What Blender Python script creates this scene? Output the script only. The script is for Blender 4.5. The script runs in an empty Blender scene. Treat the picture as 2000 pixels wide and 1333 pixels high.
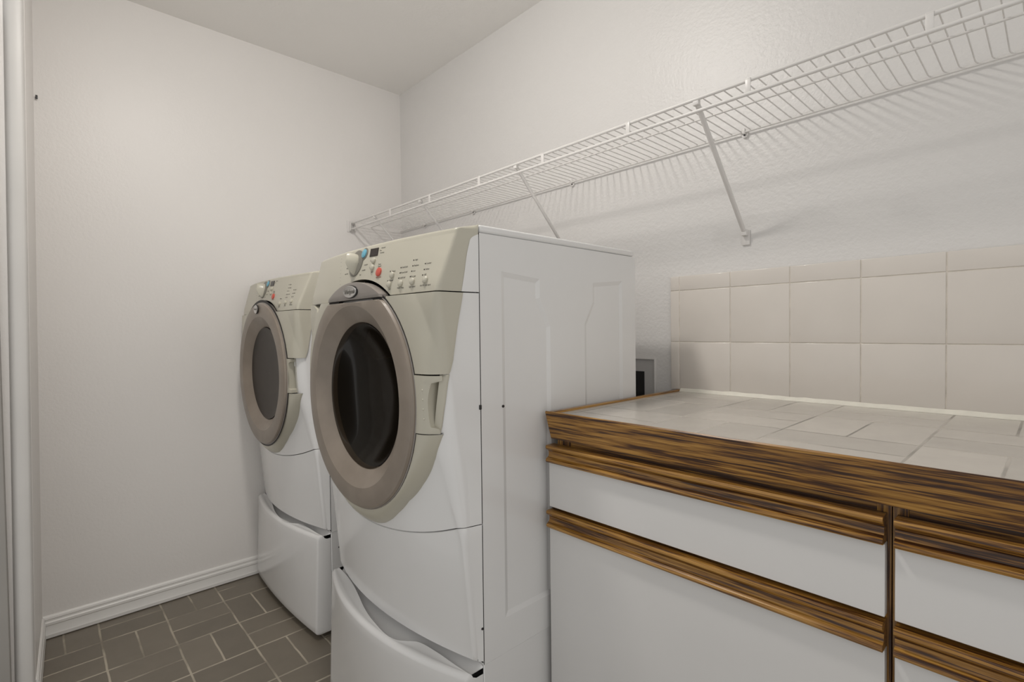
import bpy, bmesh, math, random
from mathutils import Vector, Matrix

# ------------------------------------------------------------------ camera / world / light
scene = bpy.context.scene
COL = scene.collection
FPX = 991.17
YAW, PITCH, ROLL = 0.8209, -0.0207, -0.0120
CAM = Vector((2.5212, -1.5099, 1.1125))

cam_data = bpy.data.cameras.new('camera')
cam = bpy.data.objects.new('camera', cam_data)
COL.objects.link(cam)
cam_data.sensor_fit = 'HORIZONTAL'
cam_data.sensor_width = 36.0
cam_data.lens = 36.0 * FPX / 2000.0
cam_data.clip_start = 0.01
fwd = Vector((-math.sin(YAW) * math.cos(PITCH), math.cos(YAW) * math.cos(PITCH), math.sin(PITCH)))
rgt = Vector((math.cos(YAW), math.sin(YAW), 0))
upv = rgt.cross(fwd)
r2 = math.cos(ROLL) * rgt + math.sin(ROLL) * upv
u2 = -math.sin(ROLL) * rgt + math.cos(ROLL) * upv
mw = Matrix.Identity(4)
for i in range(3):
    mw[i][0], mw[i][1], mw[i][2], mw[i][3] = r2[i], u2[i], -fwd[i], CAM[i]
cam.matrix_world = mw
scene.camera = cam

world = bpy.data.worlds.new('hall_and_side_fill')
scene.world = world
world.use_nodes = True
bg = world.node_tree.nodes['Background']
# hall light through the doorway; stronger fill added from the unseen right side
HALL, SIDE = 0.60, 0.84
wnt = world.node_tree
wtc = wnt.nodes.new('ShaderNodeTexCoord')
wsep = wnt.nodes.new('ShaderNodeSeparateXYZ')
wmap = wnt.nodes.new('ShaderNodeMapRange')
wmap.interpolation_type = 'SMOOTHSTEP'
wmap.inputs['From Min'].default_value = 0.35
wmap.inputs['From Max'].default_value = 0.80
wmap.inputs['To Min'].default_value = HALL
wmap.inputs['To Max'].default_value = SIDE
wnt.links.new(wtc.outputs['Generated'], wsep.inputs[0])
wnt.links.new(wsep.outputs[0], wmap.inputs['Value'])
wnt.links.new(wmap.outputs[0], bg.inputs[1])
bg.inputs[0].default_value = (1.0, 0.985, 0.955, 1)

LAMP_POS = Vector((1.38, -1.10, 2.35))
LAMP_POWER = 138.0
vs = scene.view_settings
vs.view_transform = 'Standard'
vs.look = 'None'
vs.gamma = 1.0
vs.exposure = 0.0
vs.use_curve_mapping = False

# ------------------------------------------------------------------ materials
def new_mat(name):
    m = bpy.data.materials.new(name)
    m.use_nodes = True
    nt = m.node_tree
    return m, nt, nt.nodes['Principled BSDF']

def node(nt, typ, **kw):
    n = nt.nodes.new(typ)
    for k, v in kw.items():
        setattr(n, k, v)
    return n

def mth(nt, op, a, b=None, c=None):
    n = node(nt, 'ShaderNodeMath', operation=op)
    for i, v in enumerate((a, b, c)):
        if v is None:
            continue
        if isinstance(v, (int, float)):
            n.inputs[i].default_value = v
        else:
            nt.links.new(v, n.inputs[i])
    return n.outputs[0]

def objco(nt, scale=(1, 1, 1), loc=(0, 0, 0)):
    tc = node(nt, 'ShaderNodeTexCoord')
    mp = node(nt, 'ShaderNodeMapping')
    mp.inputs['Scale'].default_value = scale
    mp.inputs['Location'].default_value = loc
    nt.links.new(tc.outputs['Object'], mp.inputs['Vector'])
    return mp.outputs[0]

def noise(nt, vec, scale, detail=2.0, rough=0.5):
    n = node(nt, 'ShaderNodeTexNoise')
    n.inputs['Scale'].default_value = scale
    n.inputs['Detail'].default_value = detail
    n.inputs['Roughness'].default_value = rough
    nt.links.new(vec, n.inputs['Vector'])
    return n.outputs['Fac']

def ramp(nt, fac, stops):
    r = node(nt, 'ShaderNodeValToRGB')
    el = r.color_ramp.elements
    while len(el) < len(stops):
        el.new(0.5)
    for e, (p, c) in zip(el, stops):
        e.position = p
        e.color = (*c, 1)
    nt.links.new(fac, r.inputs[0])
    return r.outputs[0]

def bump(nt, bs, height, strength, dist):
    b = node(nt, 'ShaderNodeBump')
    b.inputs['Strength'].default_value = strength
    b.inputs['Distance'].default_value = dist
    nt.links.new(height, b.inputs['Height'])
    nt.links.new(b.outputs[0], bs.inputs['Normal'])

def plain(name, col, rough=0.4, metal=0.0, mott=0.03, mscale=8.0, coat=0.0, spec=0.5):
    """slightly mottled paint or plastic"""
    m, nt, bs = new_mat(name)
    f = noise(nt, objco(nt), mscale, 3)
    a = tuple(max(0, c * (1 - mott)) for c in col)
    b = tuple(min(1, c * (1 + mott)) for c in col)
    nt.links.new(ramp(nt, f, [(0.3, a), (0.7, b)]), bs.inputs['Base Color'])
    bs.inputs['Roughness'].default_value = rough
    bs.inputs['Metallic'].default_value = metal
    bs.inputs['Coat Weight'].default_value = coat
    bs.inputs['Specular IOR Level'].default_value = spec
    return m

def wall_mat(name, col, rough, strength):
    m, nt, bs = new_mat(name)
    v = objco(nt)
    f = noise(nt, v, 3.0, 3)
    a = tuple(c * 0.985 for c in col)
    nt.links.new(ramp(nt, f, [(0.3, a), (0.7, col)]), bs.inputs['Base Color'])
    n1 = noise(nt, v, 95.0, 3, 0.55)
    n2 = noise(nt, v, 30.0, 2, 0.5)
    h = mth(nt, 'ADD', mth(nt, 'MULTIPLY', n1, 0.75), mth(nt, 'MULTIPLY', n2, 0.5))
    bump(nt, bs, h, strength, 0.006)
    bs.inputs['Roughness'].default_value = rough
    return m

def oak_mat(name, axis='x'):
    m, nt, bs = new_mat(name)
    def st(l, w):
        return {'x': (l, w, w), 'y': (w, l, w), 'z': (w, w, l)}[axis]
    broad = noise(nt, objco(nt, st(0.9, 22)), 1.0, 3, 0.55)
    grain = noise(nt, objco(nt, st(5.5, 190)), 1.0, 4, 0.65)
    pores = noise(nt, objco(nt, st(9.0, 330)), 1.0, 2, 0.6)
    f = mth(nt, 'ADD', mth(nt, 'MULTIPLY', broad, 0.30), mth(nt, 'MULTIPLY', grain, 0.70))
    f = mth(nt, 'ADD', f, mth(nt, 'MULTIPLY', mth(nt, 'SUBTRACT', pores, 0.5), 0.30))
    c = ramp(nt, f, [(0.400, (0.034, 0.011, 0.003)), (0.450, (0.085, 0.032, 0.007)),
                     (0.50, (0.245, 0.112, 0.018)), (0.62, (0.46, 0.245, 0.055))])
    nt.links.new(c, bs.inputs['Base Color'])
    bs.inputs['Roughness'].default_value = 0.30
    bs.inputs['Coat Weight'].default_value = 0.08
    bump(nt, bs, f, 0.06, 0.001)
    return m

def weave_mat(name, bx, by, ox, oy, par, tile, grout, gw, rough, bstr, wobble=0.006):
    """basket-weave paver tiles: square blocks, each split in two, direction alternating"""
    m, nt, bs = new_mat(name)
    tc = node(nt, 'ShaderNodeTexCoord')
    sep = node(nt, 'ShaderNodeSeparateXYZ')
    nt.links.new(tc.outputs['Object'], sep.inputs[0])
    wob = noise(nt, tc.outputs['Object'], 9.0, 2)
    wob = mth(nt, 'MULTIPLY', mth(nt, 'SUBTRACT', wob, 0.5), wobble)
    X = mth(nt, 'DIVIDE', mth(nt, 'SUBTRACT', mth(nt, 'ADD', sep.outputs[0], wob), ox), bx)
    Y = mth(nt, 'DIVIDE', mth(nt, 'SUBTRACT', mth(nt, 'ADD', sep.outputs[1], wob), oy), by)
    fx, fy = mth(nt, 'FLOOR', X), mth(nt, 'FLOOR', Y)
    rx, ry = mth(nt, 'SUBTRACT', X, fx), mth(nt, 'SUBTRACT', Y, fy)
    p = mth(nt, 'FLOORED_MODULO', mth(nt, 'ADD', mth(nt, 'ADD', fx, fy), par), 2.0)
    ip = mth(nt, 'SUBTRACT', 1.0, p)
    dx = mth(nt, 'MULTIPLY', mth(nt, 'MINIMUM', rx, mth(nt, 'SUBTRACT', 1.0, rx)), bx)
    dy = mth(nt, 'MULTIPLY', mth(nt, 'MINIMUM', ry, mth(nt, 'SUBTRACT', 1.0, ry)), by)
    sx = mth(nt, 'ADD', mth(nt, 'MULTIPLY', mth(nt, 'ABSOLUTE', mth(nt, 'SUBTRACT', rx, 0.5)), bx), mth(nt, 'MULTIPLY', ip, 9.0))
    sy = mth(nt, 'ADD', mth(nt, 'MULTIPLY', mth(nt, 'ABSOLUTE', mth(nt, 'SUBTRACT', ry, 0.5)), by), mth(nt, 'MULTIPLY', p, 9.0))
    d = mth(nt, 'MINIMUM', mth(nt, 'MINIMUM', dx, dy), mth(nt, 'MINIMUM', sx, sy))
    mr = node(nt, 'ShaderNodeMapRange', interpolation_type='SMOOTHSTEP')
    mr.inputs['From Min'].default_value = gw * 0.6
    mr.inputs['From Max'].default_value = gw * 1.5
    nt.links.new(d, mr.inputs['Value'])
    k = mr.outputs[0]
    # one tone per tile
    hx = mth(nt, 'ADD', fx, mth(nt, 'MULTIPLY', p, mth(nt, 'MULTIPLY', mth(nt, 'FLOOR', mth(nt, 'MULTIPLY', rx, 2.0)), 0.37)))
    hy = mth(nt, 'ADD', fy, mth(nt, 'MULTIPLY', ip, mth(nt, 'MULTIPLY', mth(nt, 'FLOOR', mth(nt, 'MULTIPLY', ry, 2.0)), 0.41)))
    cmb = node(nt, 'ShaderNodeCombineXYZ')
    nt.links.new(hx, cmb.inputs[0])
    nt.links.new(hy, cmb.inputs[1])
    wn = node(nt, 'ShaderNodeTexWhiteNoise', noise_dimensions='2D')
    nt.links.new(cmb.outputs[0], wn.inputs['Vector'])
    cl = noise(nt, tc.outputs['Object'], 14.0, 4, 0.6)
    tone = mth(nt, 'ADD', mth(nt, 'MULTIPLY', wn.outputs['Value'], 0.45), mth(nt, 'MULTIPLY', cl, 0.55))
    tcol = ramp(nt, tone, [(0.2, tuple(c * 0.88 for c in tile)), (0.8, tuple(c * 1.12 for c in tile))])
    gd = noise(nt, tc.outputs['Object'], 6.0, 3)
    gcol = ramp(nt, gd, [(0.38, tuple(c * 0.55 for c in grout)), (0.56, grout)])
    mix = node(nt, 'ShaderNodeMix', data_type='RGBA')
    nt.links.new(k, mix.inputs[0])
    nt.links.new(gcol, mix.inputs[6])
    nt.links.new(tcol, mix.inputs[7])
    nt.links.new(mix.outputs[2], bs.inputs['Base Color'])
    rr = node(nt, 'ShaderNodeMapRange')
    rr.inputs['To Min'].default_value = 0.8
    rr.inputs['To Max'].default_value = rough
    nt.links.new(k, rr.inputs['Value'])
    nt.links.new(rr.outputs[0], bs.inputs['Roughness'])
    bump(nt, bs, k, bstr, 0.002)
    return m

def glass_mat(name, tint, transp, rough):
    m, nt, bs = new_mat(name)
    nt.nodes.remove(bs)
    out = nt.nodes['Material Output']
    tr = node(nt, 'ShaderNodeBsdfTransparent')
    tr.inputs[0].default_value = (*transp, 1)
    df = node(nt, 'ShaderNodeBsdfDiffuse')
    f = noise(nt, objco(nt), 6.0, 3)
    nt.links.new(ramp(nt, f, [(0.3, tuple(c * 0.8 for c in tint)), (0.7, tint)]), df.inputs[0])
    gl = node(nt, 'ShaderNodeBsdfGlossy')
    gl.inputs['Roughness'].default_value = rough
    add = node(nt, 'ShaderNodeMixShader')
    add.inputs[0].default_value = 0.42
    nt.links.new(tr.outputs[0], add.inputs[1])
    nt.links.new(df.outputs[0], add.inputs[2])
    fr = node(nt, 'ShaderNodeFresnel')
    fr.inputs[0].default_value = 1.45
    mx = node(nt, 'ShaderNodeMixShader')
    nt.links.new(mth(nt, 'MULTIPLY', fr.outputs[0], 0.05), mx.inputs[0])
    nt.links.new(add.outputs[0], mx.inputs[1])
    nt.links.new(gl.outputs[0], mx.inputs[2])
    nt.links.new(mx.outputs[0], out.inputs['Surface'])
    return m

def emit_mat(name, col, strength):
    m, nt, bs = new_mat(name)
    bs.inputs['Base Color'].default_value = (*col, 1)
    bs.inputs['Emission Color'].default_value = (*col, 1)
    bs.inputs['Emission Strength'].default_value = strength
    return m

MW = wall_mat('wall_paint', (0.79, 0.765, 0.742), 0.42, 0.16)
MWR = wall_mat('wall_paint_rough_dimmed', (0.72, 0.705, 0.69), 0.40, 0.32)  # same paint as the left wall, its colour darkened for the dimmer light
MCEIL = wall_mat('ceiling_paint', (0.88, 0.86, 0.83), 0.75, 0.12)
MJAMB = plain('jamb_shaded', (0.60, 0.585, 0.565), 0.45, mott=0.02)  # trim paint darkened, so the jamb's shade sits in the colour
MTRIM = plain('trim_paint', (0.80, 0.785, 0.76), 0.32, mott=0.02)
MFLOOR = weave_mat('floor_tile', 0.2145, 0.1985, 0.170, -1.171, 1.0, (0.185, 0.160, 0.126), (0.46, 0.41, 0.33), 0.0030, 0.36, 0.5)
MCTOP = weave_mat('counter_tile', 0.2130, 0.2100, 1.942, -0.4400, 0.0, (0.515, 0.482, 0.438), (0.50, 0.465, 0.42), 0.0019, 0.22, 0.25, 0.002)
MOAK = oak_mat('oak_stained', 'x')
MOAKY = oak_mat('oak_stained_side', 'y')
MOAKZ = oak_mat('oak_stained_upright', 'z')
MLAM = plain('white_laminate', (0.70, 0.69, 0.68), 0.35, mott=0.01)
MCARC = plain('cabinet_side', (0.30, 0.27, 0.24), 0.6)
MWHITE = plain('white_enamel', (0.76, 0.755, 0.75), 0.22, mott=0.01, coat=0.3)
MBEIGE = plain('bisque_plastic', (0.50, 0.475, 0.395), 0.30, mott=0.015)
MRING = plain('door_ring_plastic', (0.245, 0.205, 0.168), 0.36, mott=0.10, mscale=14)
MCAP = plain('logo_cap_plastic', (0.25, 0.225, 0.205), 0.30, mott=0.05)
MBLACK = plain('dull_black', (0.012, 0.011, 0.011), 0.5)
MDIAL = plain('dial_grey', (0.19, 0.18, 0.155), 0.4)
MRED = plain('red_button', (0.58, 0.10, 0.07), 0.35)
MBLUE = plain('blue_button', (0.15, 0.42, 0.55), 0.35)
MTXT = plain('panel_ink', (0.17, 0.16, 0.14), 0.6)
MTXTR = plain('panel_ink_red', (0.40, 0.13, 0.09), 0.6)
MTXTB = plain('panel_ink_blue', (0.12, 0.36, 0.46), 0.6)
MDISP = plain('display_black', (0.010, 0.005, 0.004), 0.15)
MCHROME = plain('badge_metal', (0.62, 0.61, 0.60), 0.25, metal=0.8)
MSTEEL = plain('drum_steel', (0.045, 0.038, 0.030), 0.5, metal=0.2, mott=0.2, mscale=20)
MBAFF = plain('drum_baffle', (0.10, 0.08, 0.06), 0.45)
MGLW = glass_mat('washer_glass', (0.022, 0.017, 0.012), (0.50, 0.44, 0.36), 0.12)
MGLD = plain('dryer_window', (0.030, 0.022, 0.016), 0.35, mott=0.12, mscale=10, spec=0.25)
MWIRE = plain('white_vinyl_wire', (0.72, 0.70, 0.68), 0.35, mott=0.02)
MTILE = plain('glazed_white_tile', (0.70, 0.655, 0.605), 0.14, mott=0.03, mscale=5, coat=0.2)
MGROUT = plain('white_grout', (0.70, 0.65, 0.58), 0.8, mott=0.15, mscale=40)
MCAULK = plain('caulk', (0.80, 0.77, 0.68), 0.5, mott=0.05, mscale=30)
MBOX = plain('outlet_box_plastic', (0.50, 0.49, 0.48), 0.45)
MSCREW = plain('screw_dark', (0.05, 0.05, 0.05), 0.4, metal=0.6)
MFOOT = plain('rubber_foot', (0.03, 0.03, 0.03), 0.7)
MLAMP = emit_mat('lamp_glass', (1.0, 0.955, 0.90), LAMP_POWER)

# ------------------------------------------------------------------ helpers
def thing(name, label, cat, loc=(0, 0, 0), group=None):
    o = bpy.data.objects.new(name, None)
    o.empty_display_size = 0.05
    COL.objects.link(o)
    o.location = loc
    o['label'] = label
    o['category'] = cat
    if group:
        o['group'] = group
    return o

def obj(name, bm, mat, parent=None, smooth=40, label=None, recalc=True):
    if recalc:
        bmesh.ops.recalc_face_normals(bm, faces=bm.faces[:])
    me = bpy.data.meshes.new(name)
    bm.to_mesh(me)
    bm.free()
    me.materials.append(mat)
    if smooth:
        me.polygons.foreach_set('use_smooth', [True] * len(me.polygons))
        me.set_sharp_from_angle(angle=math.radians(smooth))
    o = bpy.data.objects.new(name, me)
    COL.objects.link(o)
    if parent:
        o.parent = parent
    if label:
        o['label'] = label
    return o

def structure(o):
    o['kind'] = 'structure'
    return o

def tag(o, label, cat, group=None):
    o['label'] = label
    o['category'] = cat
    if group:
        o['group'] = group
    return o

def box(bm, lo, hi, bev=0.0, seg=2):
    b = bmesh.new()
    bmesh.ops.create_cube(b, size=1.0)
    c = [(lo[i] + hi[i]) / 2 for i in range(3)]
    s = [hi[i] - lo[i] for i in range(3)]
    for v in b.verts:
        v.co = Vector([c[i] + v.co[i] * s[i] for i in range(3)])
    if bev:
        bmesh.ops.bevel(b, geom=b.edges[:], offset=bev, segments=seg, affect='EDGES', profile=0.5)
    merge(bm, b)

def merge(bm, b):
    me = bpy.data.meshes.new('tmp')
    b.to_mesh(me)
    b.free()
    bm.from_mesh(me)
    bpy.data.meshes.remove(me)

def grid(bm, rows, close=False, skip=None):
    vv = [[bm.verts.new(p) for p in r] for r in rows]
    n = len(rows[0])
    for i in range(len(rows) - 1):
        for j in range(n if close else n - 1):
            k = (j + 1) % n
            if skip and skip(i, j):
                continue
            try:
                bm.faces.new((vv[i][j], vv[i][k], vv[i + 1][k], vv[i + 1][j]))
            except ValueError:
                pass
    return vv

def tube(bm, pts, r, seg=8, cap=True):
    pts = [Vector(p) for p in pts]
    rows = []
    prev = None
    for i, p in enumerate(pts):
        if i == 0:
            d = pts[1] - p
        elif i == len(pts) - 1:
            d = p - pts[i - 1]
        else:
            d = (pts[i + 1] - p).normalized() + (p - pts[i - 1]).normalized()
        d.normalize()
        a = Vector((0, 0, 1)) if abs(d.z) < 0.9 else Vector((1, 0, 0))
        x = d.cross(a).normalized() if prev is None else (prev - d * prev.dot(d)).normalized()
        prev = x
        y = d.cross(x)
        rows.append([p + r * (math.cos(t) * x + math.sin(t) * y) for t in [2 * math.pi * k / seg for k in range(seg)]])
    vv = grid(bm, rows, close=True)
    if cap:
        bm.faces.new(vv[0])
        bm.faces.new(vv[-1][::-1])

def lathe_y(bm, prof, cx, cz, seg=72, zmax=None, zsc=1.0):
    """prof: list of (radius, p); p is the distance out of the front (-y)"""
    rows = []
    for r, p in prof:
        row = []
        for k in range(seg):
            t = 2 * math.pi * k / seg
            z = cz + r * zsc * math.cos(t)
            if zmax is not None and z > zmax(r):
                z = zmax(r)
            row.append((cx + r * math.sin(t), -p, z))
        rows.append(row)
    return grid(bm, rows, close=True)

def extrude(bm, prof, axis, a, b):
    """closed profile swept along an axis; prof pairs are the other two coordinates in order"""
    def P(t, q):
        if axis == 'x':
            return (t, q[0], q[1])
        if axis == 'y':
            return (q[0], t, q[1])
        return (q[0], q[1], t)
    va = [bm.verts.new(P(a, q)) for q in prof]
    vb = [bm.verts.new(P(b, q)) for q in prof]
    n = len(prof)
    for i in range(n):
        j = (i + 1) % n
        bm.faces.new((va[i], va[j], vb[j], vb[i]))
    bm.faces.new(va)
    bm.faces.new(vb[::-1])

def lin(a, b, n):
    return [a + (b - a) * i / n for i in range(n + 1)]

def tab(t, x):
    if x <= t[0][0]:
        return t[0][1]
    for (a, b), (c, d) in zip(t, t[1:]):
        if x <= c:
            return b + (d - b) * (x - a) / (c - a)
    return t[-1][1]

def stab(t, x):
    """smooth table lookup (Catmull-Rom)"""
    if x <= t[0][0]:
        return t[0][1]
    if x >= t[-1][0]:
        return t[-1][1]
    for i in range(len(t) - 1):
        if x <= t[i + 1][0]:
            p0 = t[max(i - 1, 0)]; p1 = t[i]; p2 = t[i + 1]; p3 = t[min(i + 2, len(t) - 1)]
            h = p2[0] - p1[0]
            m1 = (p2[1] - p0[1]) / max(p2[0] - p0[0], 1e-6) * h
            m2 = (p3[1] - p1[1]) / max(p3[0] - p1[0], 1e-6) * h
            s = (x - p1[0]) / h
            return ((2 * s**3 - 3 * s**2 + 1) * p1[1] + (s**3 - 2 * s**2 + s) * m1 + (-2 * s**3 + 3 * s**2) * p2[1] + (s**3 - s**2) * m2)

# ------------------------------------------------------------------ the room
RW = 3.15      # right wall
HC = 2.44
YF = -1.526    # wall with the doorway
JX = 0.45      # door jamb
bm = bmesh.new(); box(bm, (-0.1, -1.75, -0.05), (RW + 0.1, 0.1, 0.0)); structure(obj('floor', bm, MFLOOR, smooth=0))
bm = bmesh.new(); box(bm, (-0.1, -1.75, HC), (RW + 0.1, 0.1, HC + 0.05)); structure(obj('ceiling', bm, MCEIL, smooth=0))
bm = bmesh.new(); box(bm, (-0.1, -1.66, 0.0), (0.0, 0.1, HC)); structure(obj('wall_left', bm, MW, smooth=0))
bm = bmesh.new(); box(bm, (0.0, 0.0, 0.0), (RW, 0.1, HC)); structure(obj('wall_back', bm, MWR, smooth=0))
# front wall, slightly out of square and plumb, ends at the doorway on the left of the camera
def wall_y(x, z):
    return YF - .035 * x + .0105 * z
bm = bmesh.new()
pr = [(0.0, 0.0), (JX - 0.004, 0.0), (JX, -0.004), (JX, -.11), (0.0, -.11)]
extrude(bm, pr, 'z', 0.0, HC)
for v in bm.verts:
    v.co.y += wall_y(v.co.x, v.co.z)
structure(obj('wall_front', bm, MW, smooth=0))
# jamb trim: a thin board with a rounded nose on the end of that wall
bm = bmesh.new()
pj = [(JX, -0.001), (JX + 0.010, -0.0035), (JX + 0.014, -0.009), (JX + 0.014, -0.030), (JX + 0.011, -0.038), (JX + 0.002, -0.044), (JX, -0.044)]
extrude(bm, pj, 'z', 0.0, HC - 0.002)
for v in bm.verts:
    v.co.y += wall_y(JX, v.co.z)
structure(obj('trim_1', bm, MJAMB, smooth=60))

def base_prof(s=1):
    # (distance from wall, height)
    return [(0.0, 0.004), (0.012, 0.004), (0.0125, 0.016), (0.0105, 0.020), (0.0095, 0.048), (0.0115, 0.052), (0.0115, 0.060),
            (0.0075, 0.064), (0.0075, 0.070), (0.0095, 0.073), (0.008, 0.080), (0.004, 0.084), (0.0, 0.085)]
bm = bmesh.new()
extrude(bm, [(a, z) for a, z in base_prof()], 'y', YF + 0.0015, -0.003)
structure(obj('baseboard_left', bm, MTRIM, smooth=25))
bm = bmesh.new()
rows = []
for x in (0.0135, JX - 0.002):
    rows.append([(x, wall_y(x, z) + a * .8, z) for a, z in base_prof()])
vv = grid(bm, rows, close=True); bm.faces.new(vv[0]); bm.faces.new(vv[1][::-1])
structure(obj('baseboard_front', bm, MTRIM, smooth=25))

# edge of the open door beyond the jamb
bm = bmesh.new()
yd = wall_y(JX, 1.0)
box(bm, (JX + .002, yd - .80, .012), (JX + .037, yd - .060, 2.03), .002, 1)
structure(obj('door_1', bm, plain('door_paint', (0.30, 0.285, 0.265), 0.5), smooth=0))

# nail in the left wall
bm = bmesh.new()
tube(bm, [(0.0, -1.498, 1.975), (0.008, -1.498, 1.975)], 0.0022, 8)
box(bm, (0.008, -1.5, 1.968), (0.010, -1.494, 1.982), 0.0008)
tag(obj('nail', bm, MSCREW), 'small dark nail in the left wall, high up beside the door frame', 'nail')

# ceiling lamp (above the frame)
def ceiling_lamp(label, x, y, mat):
    lamp = thing('ceiling_light', label, 'lamp', (x, y, HC))
    bm = bmesh.new()
    vv = [[(r * math.cos(t), r * math.sin(t), z) for t in [2 * math.pi * k / 48 for k in range(48)]] for r, z in [(0.10, 0.0), (0.10, -0.022), (0.095, -0.026)]]
    g = grid(bm, vv, close=True); bm.faces.new(g[0])
    obj('lamp_base', bm, MWIRE, lamp)
    bm = bmesh.new()
    vv = []
    for i in range(13):
        a = math.pi / 2 * i / 12
        r, z = max(0.090 * math.cos(a), .0004), -0.026 - 0.05 * math.sin(a)
        vv.append([(r * math.cos(t), r * math.sin(t), z) for t in [2 * math.pi * k / 48 for k in range(48)]])
    g = grid(bm, vv, close=True); bm.faces.new(g[-1])
    obj('lamp_shade', bm, mat, lamp)
ceiling_lamp('round flush ceiling light with frosted dome', LAMP_POS.x, LAMP_POS.y, MLAMP)

# ------------------------------------------------------------------ front-loading machines
ZB = 0.384   # height of the pedestals
PK = [(.39, .018), (.55, .032), (.694, .046), (.80, .064), (.90, .088), (1.02, .098), (1.10, .102), (1.197, .103), (1.25, .083), (1.315, .055), (1.335, .047)]
PC = [(.39, .064), (.55, .08), (.694, .094), (.80, .105), (.90, .112), (1.02, .116), (1.197, .113), (1.25, .105), (1.315, .088), (1.335, .081)]
RC = [(.39, .010), (.66, .012), (.75, .03), (.88, .045), (1.0, .040), (1.12, .022), (1.19, .012), (1.335, .010)]
TWIST = [(.95, 0), (1.197, .033), (1.26, 0), (1.335, -.036)]
UMAX = 0.45

def plan(z):
    pk, pc, r = stab(PK, z), stab(PC, z), tab(RC, z)
    xe = .336 - r
    pe = max(pk + (pc - pk) * (1 - (xe / .331) ** 2), r + .004)
    return pk, pc, r, xe, pe

def M(u, z, off=0.0):
    """point of the machine front; u runs across the front, round the corner and back to the side seam"""
    pk, pc, r, xe, pe = plan(z)
    s = 1 if u >= 0 else -1
    a = abs(u)
    f = pk + (pc - pk) * (1 - (xe / .331) ** 2)
    tw = tab(TWIST, z)
    if a <= .30:
        x = a / .30 * xe
        p = pk + (pc - pk) * (1 - (x / .331) ** 2) + (pe - f) * (a / .3) ** 2
        n = (0, 1)
    elif a <= .35:
        th = math.pi / 2 * (1 - (a - .30) / .05)
        x = xe + r * math.cos(th); p = pe - r + r * math.sin(th)
        n = (math.cos(th), math.sin(th))
    else:
        t = (a - .35) / .10
        p = (pe - r) * (1 - t); x = .336 + .007 * t
        n = (1, 0)
    if s < 0:
        p -= tw * x * min(1, p / .03)
    return Vector((s * (x + n[0] * off), -(p + n[1] * off), z - ZB))

def u_of_p(z, p):
    pk, pc, r, xe, pe = plan(z)
    if p <= pe - r:
        return .35 + .10 * (1 - max(p, 0) / (pe - r))
    th = math.asin(min(1, (p - pe + r) / r))
    return .30 + .05 * (1 - th / (math.pi / 2))

def u_of_x(z, x):
    return x * .30 / plan(z)[3]

def frame_at(x, z, off=0.0):
    u = u_of_x(z, x)
    c = M(u, z, off)
    t = (M(u + .004, z, off) - M(u - .004, z, off)).normalized()
    w = (M(u, z + .004, off) - M(u, z - .004, off)).normalized()
    n = t.cross(w).normalized()
    w = n.cross(t)
    return c, t, w, n

def us(a, b):
    """u samples between a and b with the corners kept fine"""
    base = sorted(set([round(-.45 + .01 * i, 4) for i in range(91)] + [.305, .315, .325, .335, .345, -.305, -.315, -.325, -.335, -.345]))
    return [a] + [u for u in base if a + .002 < u < b - .002] + [b]

def smile(x):
    return .635 + .059 * (x / .331) ** 2 if abs(x) <= .331 else .694

def rim(bm, loop, depth, keep=None):
    """turn the edge of a panel back into the body; loop is a list of verts, moved along +y"""
    n = len(loop)
    back = [bm.verts.new(v.co + Vector((0, depth, 0))) for v in loop]
    for i in range(n - 1):
        if keep and not (keep(loop[i].co) and keep(loop[i + 1].co)):
            continue
        bm.faces.new((loop[i], loop[i + 1], back[i + 1], back[i]))

DOOR_C = (0.005, 0.955)
# line where the bisque fascia meets the white body, as (height, u)
EDGE = [(.6385, .002), (.6392, .022), (.6425, .045), (.6507, .072), (.667, .100), (.689, .128), (.7263, .173), (.7766, .233), (.8329, .283), (.8965, .3165), (.9517, .327),
        (1.0224, .3388), (1.0948, .3672), (1.1958, .4014), (1.2812, .404), (1.311, .410)]

def edge_u(z):
    return stab(EDGE, z)

def cap_u(z):
    """the bisque panel sweeps back to the seam over the rounded top of the white end piece"""
    if z < 1.300:
        return edge_u(z)
    return edge_u(1.300) + (.45 - edge_u(1.300)) * min(1, (z - 1.300) / .0192) ** 3

def u_from_x(x, z):
    lo, hi = 0.0, .40
    for _ in range(30):
        m = (lo + hi) / 2
        if M(m, z).x < abs(x):
            lo = m
        else:
            hi = m
    return lo if x >= 0 else -lo

_out = []
for z_, u_ in EDGE:
    if z_ < 1.03:
        q_ = M(u_, z_)
        _out.append((math.atan2(q_.x, DOOR_C[1] - z_), math.hypot(q_.x, DOOR_C[1] - z_)))
OUTLINE = [(0.0, _out[0][1])] + _out[1:] + [(2.2, .352)]

def rim_r(ang):
    return tab(OUTLINE, abs(ang))

def flare(q):
    """the fascia swells forward to meet the door"""
    dx, dz = q.x - DOOR_C[0], q.z + ZB - DOOR_C[1]
    r = math.hypot(dx, dz)
    rb = rim_r(math.atan2(dx, -dz))
    t = max(0, min(1, (rb - r) / (rb - .276)))
    t = 1 - (1 - t) ** 2
    if -q.y < .119:
        q.y += (-.119 - q.y) * t
    return q

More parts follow.
